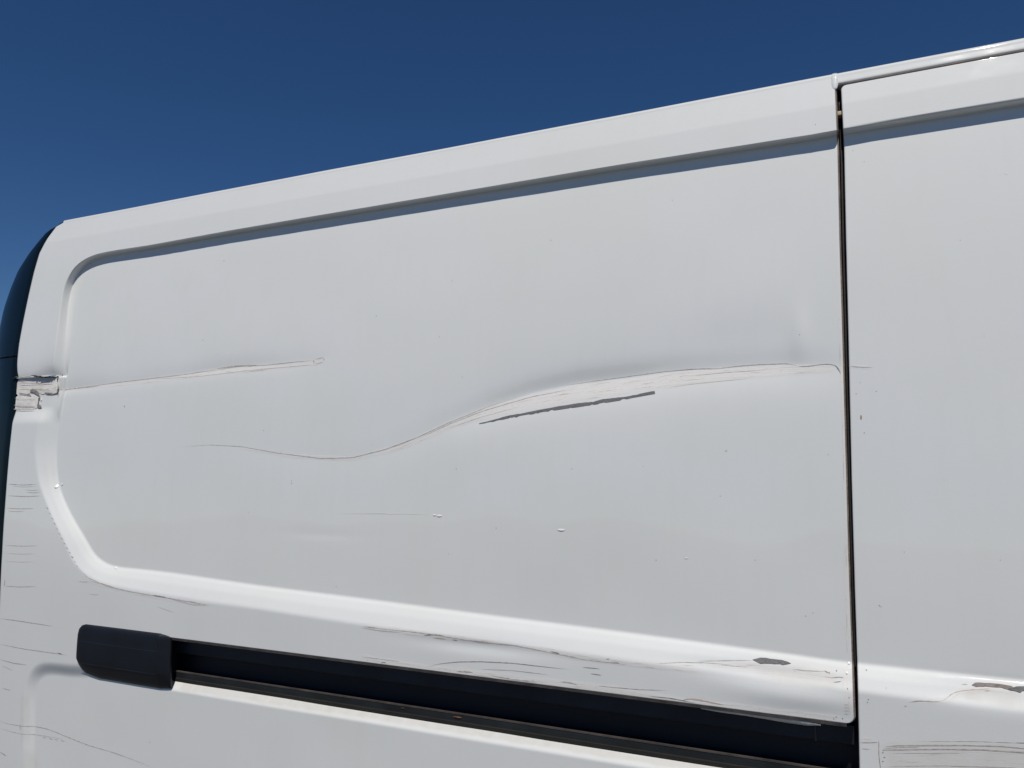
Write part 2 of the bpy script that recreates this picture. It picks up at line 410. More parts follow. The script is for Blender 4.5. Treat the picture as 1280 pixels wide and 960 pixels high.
Q_GRIME = [
    ([(215, 858, 7), (480, 899, 7), (760, 945, 7), (900, 966, 7)], .40, 0),
    ([(620, 855, 5), (800, 875, 7), (900, 888, 5)], .30, 0),
    ([(940, 840, 5), (1055, 856, 10)], .22, 0),
    ([(24, 483, 16), (72, 485, 16)], .25, 0),
    ([(30, 865, 8), (30, 930, 9)], .16, 0), ([(34, 935, 10), (38, 990, 14)], .22, 0),
]
def q_attrs(X, Z):
    m, uv = stroke_field(X, Z, Q_STROKES, 0); g, _ = stroke_field(X, Z, Q_GRIME, 0)
    return {'scuff': m, 'stroke': uv, 'grime': g}
def q_corner(rows, XL, XR):
    r = 0.009; t = rows-RAIL_T
    ins = np.where((t >= -1e-6) & (t < r), r-np.sqrt(np.maximum(0, r*r-(r-np.clip(t, 0, r))**2)), 0)
    return XL, XR-ins
rows_q = np.concatenate([np.linspace(0.30, 0.84, 28)[:-1], np.linspace(0.84, RAIL_B, 62)[:-1], np.linspace(RAIL_B, RAIL_T, 40)[:-1],
                         RAIL_T+np.array([0, .0007, .0016, .003, .005, .007]), np.linspace(RAIL_T+.009, 1.86, 350)[:-1], np.linspace(1.86, 1.96, 110)[:-1], np.linspace(1.96, ARC_Z, 40)])
def u_quarter():
    # finer steps towards the gap, where the camera is near
    return np.concatenate([np.linspace(0, .012, 8)[:-1], np.linspace(.012, .10, 190)[:-1], np.linspace(.10, .17, 80)[:-1], np.linspace(.17, 1, 640)])
def wheel_arch(x, z, cx, cz=0.34, r=0.40): return (x-cx)**2+(z-cz)**2 < r*r
WX1, WX2 = -0.98, 2.22
quarter = make_panel('rear_side_panel', xleft, GAPQ, rows_q, 860, skin_quarter, q_attrs,
                     hole=lambda x, z: ((x > XRAIL) & (z > RAIL_B) & (z < RAIL_T)) | wheel_arch(x, z, WX1),
                     right_flange=1, left_flange=1, top_arc=True, corner=q_corner, us=u_quarter())

# ---------------------------------------------------------------- sliding door
DOOR_T = bp(1052, 106)[1]; DOOR_R = 1.12
D_STROKES = [
    ([(1150, 877, 2), (1185, 875, 4), (1200, 867, 3), (1240, 864, 3), (1285, 869, 4)], .7, 0),
    ([(1100, 946, 17), (1180, 946, 18), (1285, 952, 18), (1350, 958, 18)], .5, 0),
    ([(1060, 458.5, 1.2), (1092, 459.5, 1)], .9, RD),
    ([(1074, 924, 3), (1096, 926, 3)], .6, 0),
]
D_GRIME = [([(1195, 868, 5), (1240, 872, 9), (1290, 880, 10)], .28, 0), ([(1100, 946, 18), (1180, 946, 20), (1285, 952, 20), (1350, 958, 20)], .20, 0)]
def d_attrs(X, Z):
    m, uv = stroke_field(X, Z, D_STROKES, 0); g, _ = stroke_field(X, Z, D_GRIME, 0)
    return {'scuff': m, 'stroke': uv, 'grime': g}
def d_corner(rows, XL, XR):
    r = 0.007; t = DOOR_T-rows
    ins = np.where(t < r, r-np.sqrt(np.maximum(0, r*r-(r-np.clip(t, 0, r))**2)), 0)
    return XL+ins, XR-ins
rows_d = np.concatenate([np.linspace(0.34, 0.90, 24)[:-1], np.linspace(0.90, DOOR_T-.007, 470), DOOR_T-np.array([.005, .0032, .0016, .0006, 0])])
ud = np.concatenate([np.linspace(0, .35, 200)[:-1], np.linspace(.35, 1, 90)])
door = make_panel('sliding_door', GAPD, lambda z: np.full(np.shape(z), DOOR_R), rows_d, 0, skin_door, d_attrs,
                  right_flange=1, left_flange=1, top_flange=True, bottom_flange=True, corner=d_corner, us=ud)

# roof side rail above the door
RS_T = bp(1052, 103.5)[1]
def grid_mesh(name, P, mats, parent, closed_u=False, closed_v=False, smooth=True, label=None, cap=False):
    P = np.asarray(P); nu, nv = P.shape[:2]; F = []
    for i in range(nu if closed_u else nu-1):
        for j in range(nv if closed_v else nv-1):
            a, b = i, (i+1) % nu; c, d = j, (j+1) % nv
            F.append((a*nv+c, b*nv+c, b*nv+d, a*nv+d))
    if cap:
        F.append(tuple(range(nv))); F.append(tuple((nu-1)*nv+j for j in range(nv))[::-1])
    return mesh(name, P.reshape(-1, 3), F, mats, parent, smooth=smooth, label=label)
def roof_rail():
    prof = [(RS_T+.001, .03), (RS_T+.0006, .004), (RS_T+.0012, .0012), (RS_T+.003, 0)]
    prof = [(z, float(base(z))+y) for z, y in prof]
    prof += [(z, float(base(z))) for z in np.linspace(RS_T+.006, ARC_Z, 4)]+arc
    xs = np.concatenate([[GAPQ(2.02)+.0035, GAPQ(2.02)+.0045], np.linspace(.02, 1.6, 40)])
    return grid_mesh('roof_side_rail', [[(x, y, z) for z, y in prof] for x in xs], M_PAINT, van)
roof_rail()

# ---------------------------------------------------------------- roof skin, far side, front, floor
ZR, YR = arc[-1]; WID = 1.95
def roof():
    xs = np.linspace(-1.80, 1.6, 40); ys = np.linspace(YR-.001, WID-YR+.001, 24); P = []
    for x in xs:
        row = []
        for y in ys:
            t = (y-WID/2)/(WID/2-YR); rib = .004*max(0, math.cos(t*math.pi*7))**2*(1 if abs(t) < .85 else 0)
            row.append((x, y, ZR+.004*(1-t**6)+.012*(1-t*t)+rib))
        P.append(row)
    grid_mesh('roof', P, M_PAINT, van)
roof()
def side_profile():
    return [(z, float(base(z))) for z in list(np.linspace(.32, ARC_Z, 26))]+arc
def far_side():
    xs = np.linspace(-1.86, 1.6, 30)
    P = [[(x, WID-y, z) for z, y in side_profile()] for x in xs]
    grid_mesh('far_side_panel', P, M_PAINT, van)
far_side()
def box(name, x0, x1, y0, y1, z0, z1, mat, parent, bev=0.0, label=None):
    P = [(x0, y0, z0), (x1, y0, z0), (x1, y1, z0), (x0, y1, z0), (x0, y0, z1), (x1, y0, z1), (x1, y1, z1), (x0, y1, z1)]
    F = [(3, 2, 1, 0), (4, 5, 6, 7), (0, 1, 5, 4), (1, 2, 6, 5), (2, 3, 7, 6), (3, 0, 4, 7)]
    o = mesh(name, P, F, mat, parent, smooth=bev > 0, label=label)
    if bev > 0:
        b = o.modifiers.new('bevel', 'BEVEL'); b.width = bev; b.segments = 3
    return o
box('floor_pan', -1.85, 3.0, .06, WID-.06, .30, .36, M_RAILD, van)

# front of the body: sections from the door pillar to the bumper
def front():
    secs = [(1.135, 2.03, 1.0), (1.45, 2.025, 1.0), (1.62, 1.98, .99), (2.25, 1.42, .97), (2.40, 1.32, .96), (2.75, 1.14, .93), (2.98, .95, .86), (3.05, .70, .80), (3.06, .34, .78)]
    P = []
    for x, top, w in secs:
        row = []; half = WID/2*w
        for k in range(0, 11):
            z = .32+(top-.05-.32)*k/10; lean = float(base(min(z, 1.97)))
            row.append((x, WID/2-half+lean, z))
        for t in (20, 45, 70, 88):
            a = math.radians(t); row.append((x, row[10][1]+.05*(1-math.cos(a)), top-.05+.05*math.sin(a)))
        y0 = row[-1][1]
        for k in range(1, 8): row.append((x, y0+(WID-2*y0)*k/8, top+.01*math.sin(math.pi*k/8)))
        row += [(x, WID-y, z) for _, y, z in row[14::-1]]
        P.append(row)
    o = grid_mesh('cab', P, M_PAINT, van, cap=True)
    # windscreen, side windows, bumper, lamps
    grid_mesh('windscreen', [[(x, y, z+.014) for y in np.linspace(.20, WID-.20, 9)] for x, z in [(1.68, 1.927), (1.85, 1.776), (2.05, 1.598), (2.20, 1.464)]], M_GLASS, van)
    for s in (0, 1):
        yy = lambda y: WID-y if s else y
        grid_mesh('side_window', [[(x, yy(float(base(z))-.004), z) for z in (1.20, 1.35, min(1.5, tp), tp)] for x, tp in ((1.25, 1.86), (1.55, 1.84), (1.72, 1.78), (1.95, 1.58))], M_GLASS, van)
        box('headlight', 2.86, 3.03, yy(.15)-.02-(.2 if s else 0), yy(.15)+(.02 if s else .22), .86, .98, M_LAMP, van, .02)
    box('front_bumper', 2.80, 3.14, .12, WID-.12, .32, .56, M_BLACK, van, .04)
front()

# ---------------------------------------------------------------- wheels
def wheel(cx, far):
    R, r, w = .33, .205, .20; prof = [(r, .02), (r+.03, 0), (R-.03, .005), (R, .035), (R, w-.035), (R-.03, w-.005), (r, w)]
    y0 = WID-.04-w if far else .04
    P = [[(cx+a*math.cos(t), y0+(w-b if far else b), .33+a*math.sin(t)) for a, b in prof] for t in np.linspace(0, 2*math.pi, 37)[:-1]]
    hub = empty('wheel', (0, 0, 0)); hub.parent = van
    grid_mesh('tyre', P, M_TYRE, hub, closed_u=True)
    prof = [(.001, .035), (.05, .03), (.06, .055), (.14, .075), (.17, .03), (r, .025), (r, .12)]
    P = [[(cx+a*math.cos(t), y0+(w-b if far else b), .33+a*math.sin(t)) for a, b in prof] for t in np.linspace(0, 2*math.pi, 37)[:-1]]
    grid_mesh('rim', P, M_RIM, hub, closed_u=True)
for cx in (WX1, WX2):
    for far in (False, True): wheel(cx, far)
def housing(cx):
    P = [[(cx+.40*math.cos(t), y, .34+.40*math.sin(t)) for y in (.012, .15, .30)] for t in np.linspace(-.1, math.pi+.1, 24)]
    grid_mesh('wheel_housing', P, M_RAILD, van)
for cx in (WX1,): housing(cx)

# ---------------------------------------------------------------- gap seal, hinge pillar, yellow clip
def strip_tube(name, pts, mat, parent, w, d):
    """square section bar along a vertical list of (x,y,z)"""
    P = [[(x-w/2, y, z), (x+w/2, y, z), (x+w/2, y+d, z), (x-w/2, y+d, z)] for x, y, z in pts]
    return grid_mesh(name, P, mat, parent, closed_v=True, cap=True, smooth=False)
zs = np.linspace(.36, ZTOP-.018, 40)
strip_tube('door_pillar', [(float(GAPQ(z)+GAPD(z))/2+.0, float(base(z))+.034, z) for z in zs if z > 1.075], M_SEAL, van, .09, .03)
strip_tube('door_seal', [(float(GAPQ(z)+GAPD(z))/2+.0006, float(base(z))+.022, z) for z in zs if z > 1.09], M_SEAL, van, .0022, .012)
zc = bp(1049, 139)[1]; gx = float(GAPQ(zc)+GAPD(zc))/2
box('rubber_stop', gx-.0035, gx+.0035, float(base(zc))+.006, float(base(zc))+.02, zc-.004, zc+.003, M_TAG, van, .001)
# raised weld bead and sealer lump where the gap meets the roof
def bead(name, pts, rad, mat, parent, squash=.5, label=None, n=10):
    P = []; m = len(pts)
    for k, (x, y, z) in enumerate(pts):
        r = rad[k] if isinstance(rad, (list, tuple)) else rad
        P.append([(x+r*math.cos(t), y-r*squash*math.sin(t), z) for t in np.linspace(0, 2*math.pi, n+1)[:-1]])
    return grid_mesh(name, P, mat, parent, closed_v=True, cap=True, label=label)
def body_y(z):
    if z <= ARC_Z: return float(base(z))
    a = [(ARC_Z, float(base(ARC_Z)))]+arc; return float(np.interp(z, [p[0] for p in a], [p[1] for p in a]))
bx = lambda px, py: bp(px, py)[0]
zz = np.linspace(bp(1043, 112)[1], bp(1043, 88)[1], 9)
bead('seam_sealer', [(float(GAPQ(2.0))+.0005, body_y(z)+.0005, z) for z in zz], [.0012, .0040, .0052, .0056, .0056, .0054, .0054, .005, .004], M_PAINT, van, .38)
zz = np.linspace(bp(1043, 160)[1], bp(1043, 112)[1], 14)
bead('edge_bead', [(float(GAPQ(z))-.0035, float(base(z))+.0012+float(skin_quarter(np.array([float(GAPQ(z))-.004]), np.array([z]))[0])*0, z) for z in zz],
     [.001]+[.0030]*12+[.001], M_PAINT, van, .35)

# ---------------------------------------------------------------- rail in its slot, and the end cap
def xbar(name, prof, x0, x1, mat, n=40, wob=0.0, parent=None):
    P = [[(x, y+wob*math.sin(9*x+z*50), z) for y, z in prof] for x in np.linspace(x0, x1, n)]
    return grid_mesh(name, P, mat, parent or van, closed_v=True, cap=True, smooth=False)
XR0, XR1 = XRAIL-.02, float(GAPD(1.0))-.0015
rail = xbar('door_rail', [(.046, .930), (.046, 1.085), (.052, 1.085), (.052, .930)], XR0, XR1+.012, M_RAILD)
xbar('rail_track', [(.030, 1.022), (.028, 1.024), (.028, 1.049), (.030, 1.051), (.0455, 1.051), (.0455, 1.022)], XR0, XR1-.004, M_RAILM, parent=rail)
xbar('rail_lip', [(.0240, .9665), (.0235, .984), (.0245, .9865), (.0280, .9865), (.0285, .972), (.0450, .970), (.0450, .9665)], XR0, XR1-.004, M_RAILB, parent=rail)
xbar('rail_worn_edge', [(.0228, .9852), (.0228, .9874), (.0272, .9874), (.0272, .9868), (.0250, .9866)], XR0, XR1-.004, M_LIPT, parent=rail)
xbar('rail_roof', [(.013, 1.064), (.013, 1.068), (.046, 1.068), (.046, 1.064)], XR0, XR1-.02, M_RAILD, parent=rail)
xbar('rail_gap_shade', [(.0205, .9645), (.0205, .9730), (.0235, .9738), (.0235, .9645)], XR0+.02, XR1-.004, M_SEAL, parent=rail)  # added black strip, stands in for the dark gap below the lip
# joint mark on the track near the gap, and the bent sliver of torn sheet above it
jx = bp(1020, 931, .028)[0]
box('rail_joint', jx-.001, jx+.001, .0265, .0279, 1.022, 1.049, M_LIPT, rail)
def grit(name, px, py, off, w, h, mat):
    x0, z0 = bp(px, py, off); P = []
    for i in range(7):
        u = -1+i/3; k = math.sqrt(max(0, 1-u*u)); P.append([(x0+u*w, body_y(z0)+off-.0012*k*math.sin(t), z0+h*k*math.cos(t)*(.7+.3*math.sin(5*u))) for t in np.linspace(0, math.pi, 6)])
    grid_mesh(name, P, mat, rail)
grit('rust_spot', 572, 896.5, .0226, .009, .0016, simple('orange_rust', (.20, .07, .035), .8, var=.4, vscale=300))
grit('moss_bit', 541, 906, .0200, .004, .0014, simple('olive_moss', (.05, .055, .012), .9))
grit('grit_spot', 503, 885, .0226, .004, .0008, M_LIPT)
def sliver():
    top = [(876, 884.5), (900, 887.5), (930, 889.5), (960, 893), (990, 898), (1010, 902.5), (1026, 906)]
    bot = [(876, 885.5), (900, 890), (930, 894), (960, 899), (990, 904), (1010, 906.5), (1026, 906.5)]
    P = []
    for (a, b), (c, d) in zip(top, bot):
        x0, z0 = bp(a, b, .004); x1, z1 = bp(c, d+.5, .010)
        P.append([(x0, .004, z0), (x0, .0042, (z0+z1)/2), (x1, .010, z1), (x1, .012, z1+.001)])
    grid_mesh('torn_lip', P, M_TORN, quarter)
sliver()

def cap():
    x0, x1 = bp(93, 800, -.010)[0], bp(196, 800, -.012)[0]; x2 = bp(212, 830, .002)[0]
    tz = bp(150, 786.5, -.006)[1]; bz = bp(160, 857, -.002)[1]
    H = tz-bz
    prof = [(0.004, 1.0), (-.008, 1.0), (-.017, .975), (-.0215, .92), (-.0235, .80), (-.0245, .70), (-.0252, .685), (-.0255, .60), (-.0258, .45), (-.0255, .33),
            (-.0245, .30), (-.0235, .285), (-.0080, .18), (.0020, .08), (.0060, .02), (.0100, 0)]
    st = [(x0+.0010, .55, .45), (x0+.0025, .72, .66), (x0+.006, .86, .82), (x0+.012, .95, .92), (x0+.022, 1, 1)]
    st += [(x, 1, 1) for x in np.linspace(x0+.03, x1-.004, 14)]
    st += [(x1-.0015, .995, .985), (x1, .985, .95), (x1+(x2-x1)*.35, .97, .68), (x1+(x2-x1)*.7, .95, .40), (x2, .93, .10), (x2+.002, .90, -.1)]
    P = []
    for x, sz, sy in st:
        row = []
        for y, h in prof:
            lift = 0.0
            zc_ = bz+H*(.5+(h-.5)*sz) if x < x0+.03 else bz+H*(.5+(h-.5)*(sz))
            if x < x0+.06 and h < .35: zc_ += .010*(1-(x-x0)/.06)*(1-h/.35)     # underside rises towards the tail
            row.append((x, y*sy*.33 if y < 0 else y, zc_))
        P.append(row)
    o = grid_mesh('rail_end_cap', P, M_BLACK, van, closed_v=True, cap=True, label='black plastic cap closing the rear end of the door rail')
    # paler ridges moulded in the face
    for h, a in ((.70, .30), (.30, .28)):
        pts = [(x, -.0083 if h > .5 else -.0080, bz+H*(h-.012)) for x in np.linspace(x0+.012, x1-.004, 14)]
        P = [[(x, y, z-.0007), (x, y-.0006, z), (x, y, z+.0007)] for x, y, z in pts]
        grid_mesh('moulded_ridge', P, M_RAILM, o)
    P = [[(x1-.0050+.0004*math.sin(k*2.3), -.0087, z), (x1-.0030+.0003*math.sin(k*3.1), -.0087, z)] for k, z in enumerate(np.linspace(bz+H*.72, bz+H*.86, 8))]
    grid_mesh('scrape', P, M_RAILB, o)
cap()

# ---------------------------------------------------------------- dark corner trim at the rear, rear doors
SEAM_Z = bp(11, 447, .01)[1]
def trim_section(z0, z1, n, rx=.205, ry=.11):
    P = []
    for z in np.linspace(z0, z1, n):
        xb = float(xleft(z))-.0035; yb = body_y(min(z, ZTOP+.004)); row = []
        g = max(0.0, (z-1.80-DZ)/.235)
        row.append((xb, yb+.016, z)); row.append((xb, yb+.004, z)); row.append((xb-.002, yb+.0015, z))
        for a in np.radians(np.linspace(6, 90, 16)):
            s, c = math.sin(a), 1-math.cos(a)
            row.append((xb-.002-rx*s, yb+.0015+ry*c, z-g**1.2*.165*s**1.7))
        P.append(row)
    return P
grid_mesh('corner_trim', trim_section(SEAM_Z+.0022, ZTOP+.001, 46), M_TRIM, van, label='dark blue-black upper corner trim at the rear edge')
grid_mesh('tail_lamp_trim', trim_section(.62, SEAM_Z-.0022, 24), M_TRIM, van, label='dark glossy lower trim below the horizontal seam')
def rear_door():
    ys = np.linspace(.12, WID-.12, 30); P = []
    for z in np.linspace(.45, 1.99, 30):
        g = max(0, (z-1.75)/.26)
        P.append([(-2.085-.01*math.sin(math.pi*(y-.12)/(WID-.24))+.10*g*g+.004*(abs(y-WID/2) < .006), y, z) for y in ys])
    o = grid_mesh('rear_door', P, M_PAINT, van)
    grid_mesh('roof_rear_edge', [[(-1.79, .13, ZTOP+.001), (-1.79, WID/2, ZTOP+.02), (-1.79, WID-.13, ZTOP+.001)], [(-1.90, .15, 2.02), (-1.90, WID/2, 2.03), (-1.90, WID-.15, 2.02)],
                                 [(-2.00, .16, 1.955), (-2.00, WID/2, 1.96), (-2.00, WID-.16, 1.955)]], M_PAINT, van)
    box('rear_bumper', -2.16, -1.90, .08, WID-.08, .30, .55, M_BLACK, van, .04)
rear_door()

# ---------------------------------------------------------------- scratches, chips, and gouges with painted glints
rnd = random.Random(7)
def resample(P, step):
    L = np.concatenate([[0], np.cumsum(np.hypot(*np.diff(P, axis=0).T))]); n = max(3, int(L[-1]/step)+1)
    s = np.linspace(0, L[-1], n)
    # smooth the corners a little
    Q = np.stack([np.interp(s, L, P[:, 0]), np.interp(s, L, P[:, 1])], 1)
    for _ in range(3):
        Q[1:-1] = .25*Q[:-2]+.5*Q[1:-1]+.25*Q[2:]
    return Q
def mark(pts, w, mat, fn=skin_quarter, parent=None, off=None, jag=.25, name='scratch', lift=.0003, taper=.25, label=None, step=.004, one_side=False):
    if off is None: off = RD
    P = path(pts, off); Q = resample(P, step); n = len(Q)
    T = np.gradient(Q, axis=0); T /= np.linalg.norm(T, axis=1)[:, None]+1e-9; Nn = np.stack([-T[:, 1], T[:, 0]], 1)
    sc_ = np.array([1.0+0.55*max(0, -q[0])/1.8 for q in Q])/800.0
    wf = np.array([min(1, k/(n-1)/taper+.05, (1-k/(n-1))/taper+.05) if taper > 0 else 1 for k in range(n)])
    if len(pts[0]) > 2:
        s0 = np.concatenate([[0], np.cumsum(np.hypot(*np.diff(P, axis=0).T))]); s1 = np.linspace(0, s0[-1], n)
        wf = np.interp(s1, s0, [p[2] for p in pts])
    ja = np.array([1-jag*rnd.random() for _ in range(n)]); jb = np.array([1-jag*rnd.random() for _ in range(n)])
    if w >= 3.5:
        def steps(a):
            o, v = [], 1.0
            for _ in range(n):
                if rnd.random() < .22: v = 1-a*rnd.random()**1.5
                o.append(v-.04*rnd.random())
            o = np.array(o); o[1:-1] = .25*o[:-2]+.5*o[1:-1]+.25*o[2:]; return o
        ja, jb = steps(jag*.35), steps(jag)
    h = w/2*(.74 if w < 3.5 else 1)*sc_*wf
    A, B = Q+Nn*(h*ja)[:, None], Q-Nn*(h*jb)[:, None]
    V = []
    for S in (A, Q, B):
        y = surf(fn, S[:, 0], S[:, 1])-lift; V.append(np.stack([S[:, 0], y, S[:, 1]], 1))
    V = np.stack(V, 1)
    return grid_mesh(name, V, mat, parent or quarter, label=label)
K, Dk, Pl = M_LINE, M_LINED, M_LINEL
# long bare stripe in the main crease
mark([(598, 529.3, .15), (606, 528, .45), (625, 523.5, .7), (636, 521, .95), (660, 516.5, .8), (690, 511, .95), (722, 506, 1.1), (740, 504, .9), (752, 501.5, 1.15), (780, 497.5, .85), (817, 490.5, 1.0), (818, 490.3, .95)], 4.6, M_GREY, name='paint_chip', step=.0015, jag=.75, taper=.0, lift=.0006, one_side=False,
     label='long grey bare stripe where the paint is scraped off along the crease')
# main crease lines
mark(CREASE[:12], 1.3, K, jag=.4, taper=.35)
mark([(520, 549), (560, 530), (600, 514), (660, 496), (720, 484)], 1.0, K, jag=.6)
mark([(560, 535), (600, 521), (640, 510)], .9, Pl, jag=.6)
mark([(700, 481.5), (760, 473), (830, 463.5), (880, 459.5), (900, 460)], 1.2, K, jag=.6)
mark([(830, 464), (860, 460.5), (895, 460), (920, 457), (945, 455), (985, 453.5), (997, 457)], 1.3, K, jag=.6, taper=.1)
mark([(997, 457.5), (1015, 457), (1022, 455), (1043, 454.5), (1049, 460), (1051, 468)], 1.4, K, jag=.4, taper=.1)
mark([(1044, 456), (1048, 459), (1050.5, 466)], 2.2, Dk, jag=.3, taper=.2)
mark([(830, 485), (860, 480), (900, 476), (940, 472)], .8, Pl, jag=.7)
mark([(855, 470), (905, 465), (965, 461)], .7, K, jag=.7)
# upper left crease
mark([(72, 488), (90, 485.5), (122, 482.5)], 2.0, K, jag=.4)
mark([(90, 485.5), (150, 477.5), (220, 469), (270, 462), (300, 458)], 1.0, K, jag=.5)
mark([(190, 474), (250, 470), (300, 464), (345, 459)], .8, Pl, jag=.5)
mark([(270, 460.5), (295, 457), (320, 456)], 3.0, Pl, jag=.6)
mark([(275, 459), (300, 457.5), (330, 456.5), (365, 452.5), (392, 450)], 1.0, K, jag=.5)
mark([(300, 466), (340, 460), (392, 455.5)], .8, Pl, jag=.4)
mark([(391, 449), (392, 455)], 2.2, K, jag=.2, taper=.1); mark([(393, 449), (404, 446.5)], .9, Pl); mark([(404, 446), (404.5, 452)], 2.0, K, taper=.1); mark([(393, 455), (404, 452)], .8, Pl)
# thin marks on the rear strip of the panel
for y, a, b, w, m in ((605.5, 9, 46, 1.1, K), (608, 14, 45, .7, Pl), (612.5, 30, 48, .8, K), (615.5, 32, 49, 1.0, K), (620, 9, 50, 1.2, K), (635.5, 8, 42, 1.0, K), (639, 10, 30, .8, K),
                      (682, 6, 48, .8, K), (692, 8, 46, .5, Pl), (702, 6, 44, .5, Pl), (733, 6, 46, 1.1, K), (727, 98, 112, .9, K), (743, 112, 124, .7, K)):
    mark([(a, y-.5), ((a+b)/2, y+.6), (b, y)], w, m, off=0, jag=.5)
mark([(6, 724), (7, 728), (5, 733)], .9, simple('blue_mark', (.15, .2, .55), .6), off=0)
mark([(0, 773), (20, 775.5), (68, 783)], 1.2, K, off=0); mark([(0, 805), (30, 811), (85, 819)], 1.3, K, off=0, jag=.6)
mark([(72, 816), (78, 818)], 1.8, Dk, off=0); mark([(0, 824), (18, 829), (34, 831)], 1.2, K, off=0)
mark([(3, 832), (16, 838)], 1.0, Pl, off=0); mark([(3, 860), (14, 863)], 1.0, K, off=0)
mark([(0, 899), (12, 903), (28, 906), (42, 908), (60, 912), (80, 920), (110, 932), (140, 941), (165, 950), (190, 960)], 1.3, K, off=.007, jag=.75)
mark([(0, 909), (20, 915), (40, 919), (76, 925)], 1.2, Pl, off=.003, jag=.8); mark([(25, 905), (25.5, 913)], 1.1, Dk, off=0)
for x in (52, 60, 67, 75): mark([(x, 922+.17*(x-52)), (x+5, 923+.17*(x-52))], 1.1, K, off=.007)
mark([(0, 940), (8, 945)], 2.2, K, off=0)
mark([(185, 926), (187, 930)], 1.6, K, off=.007)
# broken paint along the lower edge of the pressing
for i in range(13):
    t = i/12; x, y = 57+t*38, 634+t*72+2*math.sin(t*3)
    mark([(x, y), (x+3, y+2.5)], .9+rnd.random(), rnd.choice([K, Dk, Pl]), off=0, jag=.4)
mark([(95, 707), (110, 722), (135, 733), (165, 740), (200, 746), (235, 752), (265, 757)], 1.3, K, off=0, jag=.75)
mark([(112, 726), (130, 730), (145, 735)], 1.0, K, off=0, jag=.7); mark([(190, 744), (208, 747)], 2.4, Dk, off=0, jag=.5)
mark([(205, 746), (240, 756), (262, 756)], 1.0, Pl, off=0); mark([(236, 751), (250, 755)], 1.2, K, off=0)
mark([(196, 758), (218, 766)], .7, Pl, off=0)
# ledge and rail edge marks
mark([(452, 782.5), (480, 786), (510, 789), (535, 792), (565, 797), (600, 803), (640, 806), (685, 815), (730, 824), (790, 831)], 1.5, Pl, off=.002, jag=.9, taper=.1)
for a in ([(456, 783), (470, 785)], [(500, 788), (528, 791)], [(585, 800), (615, 803.5)], [(660, 810), (678, 813.5)], [(705, 818.5), (726, 823)], [(745, 826), (775, 829)]): mark(a, 1.2, K, off=.002, jag=.8)
mark([(452, 784), (475, 788), (500, 790)], 1.6, Pl, off=.002, jag=.5)
mark([(530, 794), (540, 793), (555, 794.5)], 2.6, Dk, off=.002, jag=.6); mark([(565, 799.5), (572, 800.5)], 2.4, Dk, off=.002, jag=.4)
mark([(542, 797.2), (558, 799)], 1.1, simple('yellow_dirt', (.5, .42, .2), .7), off=.002); mark([(600, 802), (640, 807)], 1.0, Pl, off=.002)
mark([(688, 814), (700, 817)], 2.2, Dk, off=.002, jag=.5); mark([(758, 823.5), (763, 823)], 1.2, Dk, off=.002); mark([(765, 827), (775, 828.5)], 2.0, K, off=.002)
mark([(533, 834), (548, 830), (570, 827.5), (600, 827), (640, 829), (675, 833), (712, 837)], 1.3, Dk, off=0, jag=.45)
mark([(600, 836.5), (640, 838), (686, 843.5)], 1.0, K, off=0, jag=.5)
mark([(728, 834), (750, 836)], 1.1, Dk, off=0); mark([(738, 842), (752, 844)], 1.2, Dk, off=0)
mark([(476, 829), (477.5, 826.8), (481, 826.8), (483, 829)], 1.1, Dk, off=0, jag=.2)
mark([(452, 821), (470, 823), (500, 827)], 1.3, Pl, off=0, jag=.6)
mark([(570, 839), (580, 839.5), (592, 841)], 2.8, K, off=0, jag=.7); mark([(610, 844), (640, 849), (672, 853)], 1.8, K, off=0, jag=.8)
mark([(700, 852), (712, 853), (722, 856)], 1.6, K, off=0); mark([(745, 857), (800, 862), (835, 863)], 1.1, K, off=0, jag=.6)
mark([(850, 876), (862, 873), (880, 876), (905, 881)], 2.6, simple('rosy_scuff', (.62, .47, .40), .7, var=.2, vscale=120), off=0, jag=.6)
mark([(810, 870), (840, 873), (870, 879)], 1.2, Dk, off=0, jag=.5)
mark([(820, 829), (850, 828), (880, 829), (915, 832)], 1.0, K, off=.003, jag=.6); mark([(870, 827), (910, 827), (940, 827)], .8, K, off=.003)
mark([(900, 832), (935, 835)], .9, Pl, off=.003)
mark([(940, 826), (952, 827.5), (963, 828), (975, 829.5), (988, 831)], 6.0, M_GREY, off=.004, name='paint_chip', step=.0015, jag=.8, taper=.22, lift=.0008, label='dark grey chip on the lower ledge beside the door gap')
mark([(990, 838), (1010, 840), (1032, 841)], 1.2, K, off=.003, jag=.7); mark([(1030, 840), (1036, 843)], 2.0, Dk, off=.003)
mark([(1040, 848), (1050, 847), (1055, 848)], 1.1, Dk, off=.003, jag=.3); mark([(1041, 853), (1046, 854), (1052, 852)], 1.1, Dk, off=.003)
for x, y in ((1059, 861), (1061, 871.5), (1042, 898), (1045, 896), (1053, 898), (1036, 843), (1045, 841)): mark([(x, y-1), (x+.6, y+1.2)], 2.2, Dk, off=0, jag=.3, step=.001)
for y in (880, 884, 888, 892): mark([(1054, y), (1062, y+.5)], .6, K, off=0)
# random stone chips
for i, (x, y) in enumerate([(565, 351), (364, 604), (364, 601), (999, 418), (280, 326), (253, 425), (549, 421), (577, 471), (329, 538), (804, 583), (570, 586), (715, 586), (907, 564), (1016, 766),
                            (1007, 770), (420, 733), (560, 692), (908, 563), (1035, 568), (944, 700), (688, 300), (470, 395), (840, 250), (620, 660), (310, 640), (155, 508), (820, 700), (900, 620), (1020, 161)]):
    mark([(x, y-.6), (x+.5, y+.8)], 1.6+rnd.random(), rnd.choice([K, K, Dk]), jag=.3, step=.0009, name='stone_chip')
